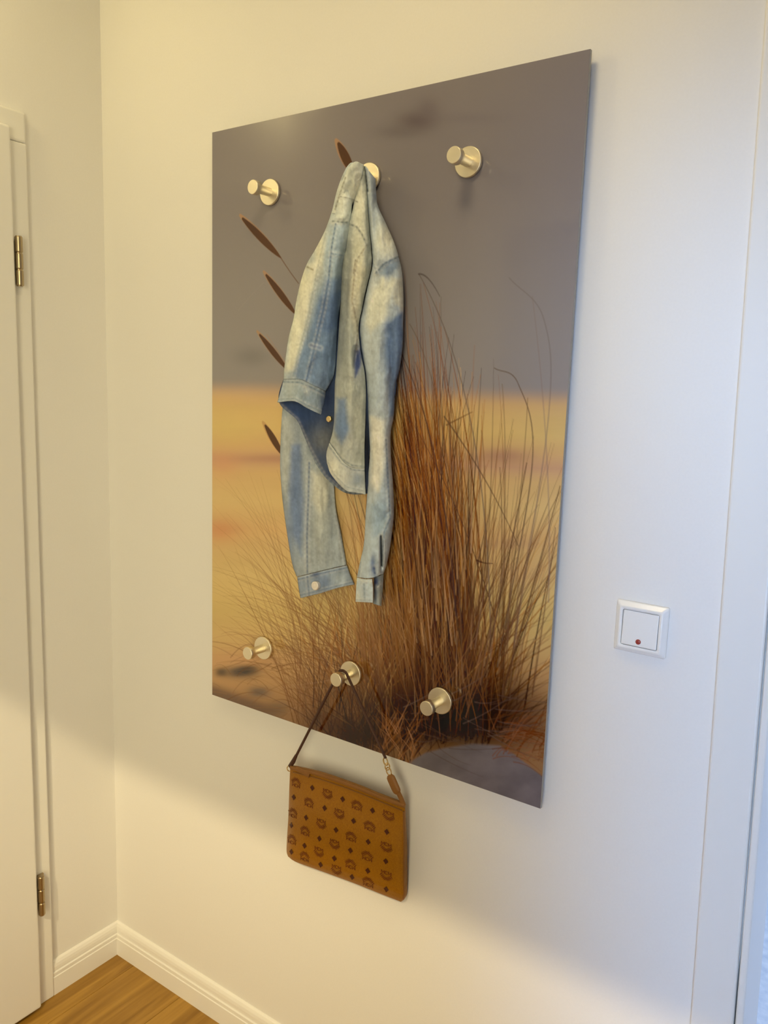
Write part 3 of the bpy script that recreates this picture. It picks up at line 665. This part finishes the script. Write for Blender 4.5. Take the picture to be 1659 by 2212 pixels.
cloth('waistband', S, d, (150, 152, 140), [(720, 1010, 14, 22, (176, 172, 148), .8), (772, 1035, 14, 18, (96, 108, 118), .7), (745, 1030, 14, 16, (170, 168, 150), .6)],
      [([(709, 962), (738, 1001), (762, 1015), (788, 1017)], 1.8, (88, 98, 104), .65, .001), ([(709, 1000), (722, 1026), (748, 1052), (790, 1062)], 1.6, (110, 116, 114), .5, .001)], seed=5)
# left front (patch A) with placket, pocket seam and pale side
S = coons([(748, 362), (757, 352), (768, 351)], [(613, 819), (647, 819), (668, 828), (704, 845)], OUT_L, FOLD, 110, 340); u, v = uv(S)
d = 0.044 + 0.016 * u * (1 - v) + (0.012 + 0.022 * smooth(0, .5, v)) * np.sin(np.pi * np.clip(u, 0, 1)) ** 0.7 + 0.020 * np.exp(-(v / 0.10) ** 2) + 0.004 * v
cloth('front_panel', S, d, (142, 148, 140), [(690, 540, 12, 50, (178, 172, 140), .7), (655, 620, 14, 60, (184, 180, 146), .9), (637, 720, 14, 80, (170, 170, 142), .85), (700, 680, 28, 60, (78, 96, 116), .9), (685, 760, 34, 60, (86, 104, 122), .9),
      (715, 770, 14, 60, (96, 112, 126), .8), (718, 560, 16, 44, (104, 118, 128), .8), (732, 520, 10, 40, (150, 152, 140), .6), (740, 430, 16, 60, (172, 172, 152), .8), (720, 600, 10, 40, (122, 134, 136), .6), (650, 795, 18, 14, (150, 158, 152), .7),
      (706, 640, 14, 30, (112, 126, 134), .5)],
      [([(719, 478), (734, 480), (749, 481)], 2.2, (74, 84, 86), .8, .0015), ([(725, 484), (716, 537), (710, 602), (699, 667), (688, 712), (673, 778), (662, 822)], 2.0, (66, 82, 104), .8, .0014),
       ([(664, 577), (676, 583)], 2.2, (96, 90, 62), .8, .001), ([(704, 505), (690, 560), (676, 630), (662, 700), (645, 760), (634, 812)], 1.8, (118, 124, 116), .5, .001), ([(716, 548), (740, 552)], 2, (84, 100, 116), .5, .001),
       ([(744, 388), (734, 420), (724, 452)], 2.0, (92, 88, 72), .8, .001), ([(736, 425), (752, 428), (768, 434)], 1.6, (92, 92, 82), .7, .001), ([(672, 746), (692, 752)], 2, (96, 84, 100), .35, .0)],  # first line here paints the shade of the neck crease
      [([(735, 490), (724, 600), (706, 720), (690, 830)], 12, .008), ([(716, 470), (748, 472)], 5, .004), ([(700, 560), (672, 680), (650, 800)], 10, -.006), ([(742, 520), (732, 700), (716, 830)], 6, -.008), ([(640, 700), (634, 800)], 9, .005),
       ([(690, 745), (660, 800)], 7, .004)], seed=6, zones=[([(712, 485), (749, 485), (744, 540), (737, 600), (716, 620), (700, 600), (706, 540)], 7, (124, 138, 142), .8), ([(702, 600), (740, 600), (734, 700), (730, 770), (722, 812), (704, 846), (668, 830), (626, 815), (640, 780), (664, 730), (682, 670)], 9, (88, 106, 126), .9), ([(694, 640), (733, 630), (731, 700), (712, 720), (680, 716)], 9, (70, 88, 114), .7), ([(668, 575), (690, 560), (668, 660), (650, 740), (632, 800), (616, 800), (630, 720), (648, 640)], 8, (186, 182, 150), .75)])
S = coons([(613, 818), (647, 819), (668, 828), (704, 845)], [(599, 869), (636, 867), (664, 882), (696, 897)], [(613, 818), (607, 842), (599, 869)], [(704, 845), (702, 871), (696, 897)], 90, 44); u, v = uv(S)
d = 0.044 + 0.034 * np.sin(np.pi * u) ** 0.7 - 0.004 * v
cloth('waistband', S, d, (128, 138, 138), [(625, 840, 14, 24, (150, 156, 146), .7), (675, 860, 20, 20, (112, 126, 134), .7), (698, 870, 8, 26, (52, 68, 96), .8)],
      [([(612, 825), (647, 826), (668, 835), (703, 852)], 2.0, (84, 98, 110), .7, .0014), ([(601, 863), (636, 861), (664, 876), (696, 890)], 1.6, (104, 114, 118), .5, .001), ([(660, 836), (664, 850)], 2, (176, 176, 160), .6, .001)], seed=7)
# right sleeve with shoulder (patch C)
C_T = [(788, 359), (798, 370), (811, 386)]
C_R = [(811, 386), (813, 418), (817, 446), (833, 481), (851, 522), (862, 557), (869, 591), (872, 645), (871, 700), (870, 745), (864, 793), (855, 832), (851, 897), (844, 940), (846, 1005), (849, 1043), (851, 1108), (844, 1174), (836, 1217), (829, 1239)]
C_L = [(788, 359), (792, 400), (795, 450), (798, 490), (803, 540), (804, 575), (792, 624), (782, 667), (776, 703), (779, 740), (784, 775), (789, 805), (793, 850), (796, 919), (798, 984), (795, 1022), (794, 1054), (790, 1108), (786, 1174), (777, 1217), (771, 1247)]
S = coons(C_T, [(771, 1247), (800, 1249), (829, 1239)], C_L, C_R, 84, 560); u, v = uv(S)
d = 0.034 + 0.020 * (1 - u) * (1 - smooth(.1, .45, v)) + (0.018 + 0.018 * smooth(0, .3, v)) * np.sqrt(np.clip(1 - (2 * u - 1) ** 2, 0, 1)) + 0.014 * np.exp(-(v / 0.06) ** 2)
cloth('sleeve', S, d, (142, 150, 148), [(835, 520, 24, 40, (176, 172, 146), .8), (838, 575, 16, 14, (104, 116, 126), .8), (812, 640, 14, 40, (170, 168, 146), .7), (845, 630, 16, 30, (164, 164, 146), .6), (868, 640, 6, 60, (178, 172, 146), .7),
      (838, 760, 12, 70, (82, 100, 122), .9), (860, 720, 8, 60, (112, 126, 138), .7), (800, 740, 14, 60, (158, 164, 156), .8), (815, 860, 14, 60, (142, 152, 152), .6), (843, 850, 6, 60, (90, 104, 124), .8), (812, 960, 13, 50, (172, 170, 152), .9),
      (808, 1040, 12, 30, (160, 160, 146), .7), (825, 1100, 16, 50, (118, 132, 140), .8), (808, 1180, 12, 50, (140, 150, 150), .7), (806, 1225, 6, 26, (70, 88, 116), .9), (800, 480, 8, 60, (128, 132, 124), .6), (836, 1030, 5, 40, (98, 112, 126), .7)],
      [([(862, 554), (845, 562), (828, 572), (812, 590)], 2.2, (72, 82, 88), .8, .0016), ([(834, 950), (837, 1010), (840, 1070), (843, 1120), (830, 1150), (824, 1216)], 2.0, (78, 92, 108), .7, .0012), ([(788, 370), (794, 413)], 2.2, (48, 54, 60), .9, -.003),  # last line here paints the shade of a neck crease
       ([(823, 1158), (823.5, 1190), (824, 1222)], 1.7, (20, 24, 32), 1.0, -.002), ([(808, 1228), (811, 1247)], 3.0, (40, 54, 88), .8, -.001), ([(779, 1215), (775, 1245)], 1.6, (96, 108, 116), .5, .001), ([(801, 560), (808, 575), (814, 592)], 1.8, (96, 104, 108), .5, .001)],
      [([(828, 480), (812, 560), (796, 660)], 9, .007), ([(842, 700), (846, 800), (838, 900)], 8, -.007), ([(822, 650), (815, 800), (812, 900)], 10, .006), ([(808, 420), (812, 500), (822, 560)], 6, -.008), ([(824, 1156), (825, 1240)], 3.5, -.012), ([(806, 1200), (805, 1245)], 5, -.006),
       ([(800, 1080), (836, 1110)], 8, .004), ([(845, 1100), (812, 1140)], 7, -.004)], seed=8, zones=[([(836, 700), (868, 676), (872, 745), (864, 800), (856, 832), (851, 900), (842, 900), (845, 830), (838, 770)], 6, (78, 96, 120), .9), ([(822, 566), (862, 556), (860, 580), (838, 596), (815, 592)], 6, (98, 112, 124), .75), ([(796, 650), (826, 600), (846, 610), (838, 680), (800, 720), (790, 700)], 9, (176, 174, 150), .7), ([(800, 900), (830, 910), (828, 1010), (816, 1060), (802, 1040)], 8, (182, 180, 156), .8), ([(846, 600), (868, 600), (870, 660), (852, 660)], 6, (172, 168, 144), .6), ([(800, 1090), (835, 1090), (838, 1150), (806, 1160)], 9, (116, 132, 140), .7)])
S = coons([(771, 1248), (788, 1251), (804, 1251)], [(768, 1300), (786, 1301), (803, 1302)], [(771, 1248), (769, 1275), (768, 1300)], [(804, 1251), (806, 1275), (805, 1302)], 36, 44); u, v = uv(S)
d = 0.040 + 0.030 * np.sin(np.pi * (0.12 + u * 0.5))
cloth('cuff', S, d, (150, 158, 154), [(790, 1275, 9, 20, (118, 130, 136), .6), (773, 1290, 6, 14, (170, 170, 152), .6)],
      [([(771, 1253), (804, 1256)], 1.5, (176, 176, 160), .7, .001), ([(786, 1262), (788, 1296)], 2.2, (92, 104, 112), .6, .001), ([(768, 1296), (804, 1297)], 1.4, (108, 118, 120), .5, .001)], seed=9)
S = coons([(808, 1244), (820, 1244), (829, 1239)], [(806, 1304), (816, 1307), (824, 1309)], [(808, 1244), (807, 1275), (806, 1304)], [(829, 1239), (827, 1275), (824, 1309)], 22, 50); u, v = uv(S)
d = 0.034 + 0.018 * np.sin(np.pi * (0.3 + u * 0.65))
cloth('cuff', S, d, (126, 132, 126), [(812, 1258, 8, 16, (40, 52, 84), .95), (811, 1285, 4, 20, (66, 76, 92), .8), (822, 1290, 5, 16, (150, 148, 130), .7)], [([(816, 1268), (822, 1262)], 2, (178, 176, 160), .7, .001)], seed=10)
# hook-and-loop hanger at the neck, collar band and hem button
S = coons([(752, 362), (768, 349), (786, 356)], [(717, 460), (733, 464), (750, 468)], [(752, 362), (738, 396), (717, 460)], [(786, 356), (776, 405), (750, 468)], 40, 90); u, v = uv(S)
d = 0.062 + 0.014 * np.sin(np.pi * np.clip(u * .9 + .05, 0, 1)) ** 0.7 + 0.018 * np.exp(-(v / .35) ** 2) + 0.004 * smooth(.8, .97, v) - 0.012 * smooth(.3, .9, v)
cloth('collar', S, d, (168, 170, 152), [(775, 400, 10, 40, (186, 180, 152), .7), (742, 440, 10, 20, (176, 174, 152), .6), (760, 440, 10, 20, (146, 146, 128), .6)],
      [([(737, 425), (752, 428), (770, 434)], 1.6, (92, 92, 82), .7, .001), ([(746, 384), (734, 420), (724, 452)], 2.0, (92, 88, 72), .7, .001)], [([(768, 370), (764, 440)], 6, .004), ([(752, 400), (742, 450)], 5, -.004)], seed=11)  # second line repeats the painted crease shade at the neck
P = at(712, 905, 0.045)
bt = lathe_y(bmesh.new(), P[0], P[2], [(0.0055, 0.040), (0.0060, 0.047), (0.0052, 0.049), (0.0032, 0.0485), (0, 0.0492)], 24)
q = part('button', bt, M_gold, jk, True); q['label'] = 'dull brass waistband button'

# ------------------------------------------------------------------ pouch bag
bag = empty('pouch_bag', (0.78, -0.03, 0.54), 'cognac brown flat leather pouch printed with dark diamonds and emblems, hanging below the panel', 'bag')
bT = [(627, 1655), (690, 1670), (760, 1694), (820, 1718), (874, 1738)]
bB = [(622, 1850), (640, 1862), (700, 1884), (760, 1906), (820, 1930), (866, 1948)]
bL = [(627, 1655), (625, 1700), (623, 1760), (620, 1810), (619, 1838), (622, 1850)]
bR = [(874, 1738), (875, 1800), (875, 1870), (875, 1925), (874, 1941), (866, 1948)]
S = coons(bT, bB, bL, bR, 110, 90); u, v = uv(S)
def bag_back(v): return 0.004 + 0.032 * (1 - v)
def bag_d(u, v): return bag_back(v) + 0.006 + 0.020 * np.clip(1 - np.abs(2 * u - 1) ** 6, 0, 1) ** 0.6 * (0.10 + 0.90 * smooth(0, 0.55, v)) * np.sqrt(np.clip(1 - np.clip((v - .8) / .2, 0, 1) ** 2 * 0.85, 0, 1))
dF = bag_d(u, v) + 0.0012 * (fbm(u * 5, v * 4, 61) - .5)
nv, nu = u.shape
VF = at(S[..., 0], S[..., 1], dF); VB = VF.copy(); VB[..., 1] = -np.minimum(bag_back(v), -VF[..., 1] - 0.002); VB[..., 1] = np.where((u == 0) | (u == 1) | (v == 1), VF[..., 1], VB[..., 1])
I = np.arange(nu * nv).reshape(nv, nu); Fq = np.stack([I[:-1, :-1], I[1:, :-1], I[1:, 1:], I[:-1, 1:]], -1).reshape(-1, 4)
Vall = np.concatenate([VF.reshape(-1, 3), VB.reshape(-1, 3)]); Fall = np.concatenate([Fq, Fq[:, ::-1] + nu * nv])
top = np.stack([I[0, :-1], I[0, 1:], I[0, 1:] + nu * nv, I[0, :-1] + nu * nv], -1); Fall = np.concatenate([Fall, top])
part('body', grid_mesh('body', Vall, Fall), M_leather, bag)
_us, _vs = np.meshgrid(np.linspace(0, 1, nu), np.linspace(0, 1, nv))
def on_bag(px, py, lift=0.0006):
    k = np.argmin((S[..., 0] - px) ** 2 + (S[..., 1] - py) ** 2)
    d = dF.ravel()[k]
    return at(px, py, d + lift)
def bag_tube(pts, r, flat=1.0, n=8, lift=0.0):
    P = resample(pts, 40); return tube(bmesh.new(), [on_bag(x, y, lift) for x, y in P], r, n, flat, (0, -1, 0))
part('top_band', bag_tube([(628, 1658), (690, 1673), (760, 1697), (820, 1721), (873, 1741)], 0.0042, 0.7, 10, 0.001), M_trim, bag)
part('zipper', bag_tube([(633, 1668), (690, 1683), (760, 1707), (820, 1731), (868, 1751)], 0.0014, 0.6, 8, 0.0006), M_trim, bag)
part('side_piping', bag_tube([(872, 1752), (873, 1800), (873, 1870), (873, 1925), (871, 1940)], 0.0022, 0.8, 8, 0.0), M_trim, bag)
P0 = on_bag(633, 1668, .004)
bm = tube(bmesh.new(), [on_bag(x, y, .004) for x, y in resample([(640, 1660), (656, 1668), (668, 1676)], 8)], 0.0055, 8, 0.3, (0, -1, 0))
part('zip_tab', bm, M_trim, bag)
# printed marks: diamonds and laurel emblems
def bag_local(cx, cy):
    """pixel axes that lie along the bag's own width and height here"""
    p0 = np.array([cx, cy]); s = 0.365; return p0, np.array([0.93, s * 0.93]), np.array([-0.03, 1.0])
def z4(x, y): return 580 + x / 4.879, 1540 + y / 4.879
DIA = [(265, 890), (240, 1185), (240, 1465), (460, 790), (395, 1105), (378, 1400), (590, 1005), (535, 1325), (548, 1600), (780, 910), (710, 1235), (692, 1535), (895, 1140), (862, 1450), (880, 1730),
       (1095, 1030), (1050, 1360), (1045, 1665), (1245, 1255), (1235, 1565), (1240, 1860)]
for x, y in DIA:
    cx, cy = z4(x, y); k = 0.8 + 0.2 * min(1, (cx - 625) / 150.0)
    o, ax, ay = bag_local(cx, cy); pts = [(0, -6.8), (2.9 * k, -3.1), (6.0 * k, 0), (2.9 * k, 3.1), (0, 6.8), (-2.9 * k, 3.1), (-6.0 * k, 0), (-2.9 * k, -3.1)]
    bd = bmesh.new(); bd.faces.new([bd.verts.new(on_bag(*(o + ax * a + ay * c), .0011)) for a, c in pts])
    part('diamond', bd, M_mark, bag)
def pen(be, o, ax, ay, P, w=1.0):
    P = [np.array(q, float) for q in P]
    for a, c in zip(P[:-1], P[1:]):
        t = (c - a) / (np.linalg.norm(c - a) + 1e-6); n = np.array([-t[1], t[0]]) * w / 2
        a2, c2 = a - t * w * .2, c + t * w * .2
        be.faces.new([be.verts.new(on_bag(*(o + ax * q[0] + ay * q[1]), .0007)) for q in (a2 + n, c2 + n, c2 - n, a2 - n)])
EMB = [(290, 740, -1), (255, 1060, -1), (245, 1340, -1), (425, 950, -1), (385, 1250, -1), (380, 1520, -1), (620, 850, 1), (555, 1165, 1), (530, 1460, 1), (745, 1060, 1), (695, 1380, 1), (715, 1650, 1),
       (930, 980, -1), (870, 1310, -1), (865, 1600, -1), (1065, 1200, -1), (1040, 1515, -1), (1050, 1790, -1), (1265, 1080, 1), (1240, 1410, 1), (1240, 1710, 1)]
for x, y, sg in EMB:
    cx, cy = z4(x, y); k = 0.72 + 0.28 * min(1, (cx - 625) / 200.0)
    be = bmesh.new(); o, ax, ay = bag_local(cx, cy); ax = ax * k * 1.18; ay = ay * sg * 1.12
    M1 = lambda t: [(t - 3, 3), (t - 3, -3), (t, 1), (t + 3, -3), (t + 3, 3)]
    for c in (-8.2, 8.2): pen(be, o, ax, ay, [(a, b - 4.5) for a, b in M1(c * .82)], 1.3)
    pen(be, o, ax, ay, [(2.6 * math.cos(a) , -4.5 + 3 * math.sin(a)) for a in np.linspace(.8, 2 * math.pi - .8, 8)], 1.3)
    for s in (-1, 1):
        stem = [(s * (10.5 - 10.5 * t), 1 + 8.5 * t ** 0.8) for t in np.linspace(0, 1, 6)]
        pen(be, o, ax, ay, stem, 0.9)
        for j in range(5):
            a = stem[j]; pen(be, o, ax, ay, [a, (a[0] - s * 3.0, a[1] - 2.6)], 1.4); pen(be, o, ax, ay, [a, (a[0] + s * 1.8, a[1] + 2.4)], 1.2)
    part('emblem', be, M_emb, bag)
# strap over the lower middle hook
hc = np.array([0.7819, -0.050, 0.9731])
PL = at(630, 1652, .041); PR = at(833, 1638, .044)
arc = [hc + 0.0124 * np.array([math.sin(a), 0, math.cos(a)]) for a in np.linspace(-1.15, 1.15, 10)]
up_ = [PL + (arc[0] - PL) * t for t in np.linspace(0, 0.97, 14)]
dn = [arc[-1] + (PR - arc[-1]) * t for t in np.linspace(0.03, 1, 14)]
part('strap', tube(bmesh.new(), up_ + arc + dn, 0.0030, 8, 0.7, (0, -1, 0)), M_strap, bag)
part('strap_loop', tube(bmesh.new(), [at(640, 1632, .042), at(634, 1644, .041), at(626, 1656, .040)], [0.0036, 0.0050, 0.0048], 8, 0.6, (0, -1, 0)), M_strap, bag)
def ring(name, c, rx, rz, tilt, r=0.0011, turn=0.0):
    pts = []
    for a in np.linspace(0, 2 * math.pi, 18, endpoint=False):
        x, z = rx * math.cos(a), rz * math.sin(a)
        x, z = x * math.cos(tilt) - z * math.sin(tilt), x * math.sin(tilt) + z * math.cos(tilt)
        pts.append((c[0] + x * math.cos(turn), c[1] + x * math.sin(turn), c[2] + z))
    return part(name, tube(bmesh.new(), pts, r, 6, 1.0, (0, -1, 0.01), True), M_gold, bag)
for k, (px, py, tn) in enumerate([(833, 1645, 0), (837, 1656, 1.2), (840, 1666, 0.2)]):
    ring('chain_link', at(px, py, .0435), 0.0048, 0.0075, 0.35, 0.0013, tn)
ring('chain_link', at(625, 1660, .038), 0.005, 0.006, 0.0, 0.0012, 0.3)
pts = [at(x, y, .043) for x, y in resample([(842, 1674), (847, 1686), (855, 1704), (860, 1714)], 10)]
part('strap_tab', tube(bmesh.new(), pts, [0.006, 0.0095, 0.0100, 0.0100, 0.0100, 0.0100, 0.0100, 0.0098, 0.0090, 0.006], 12, 0.45, (0, -1, 0)), M_trim, bag)
pts = [at(x, y, .042) for x, y in resample([(858, 1708), (866, 1724), (872, 1740)], 8)]
part('strap_end', tube(bmesh.new(), pts, 0.0058, 8, 0.5, (0, -1, 0)), M_trim, bag)
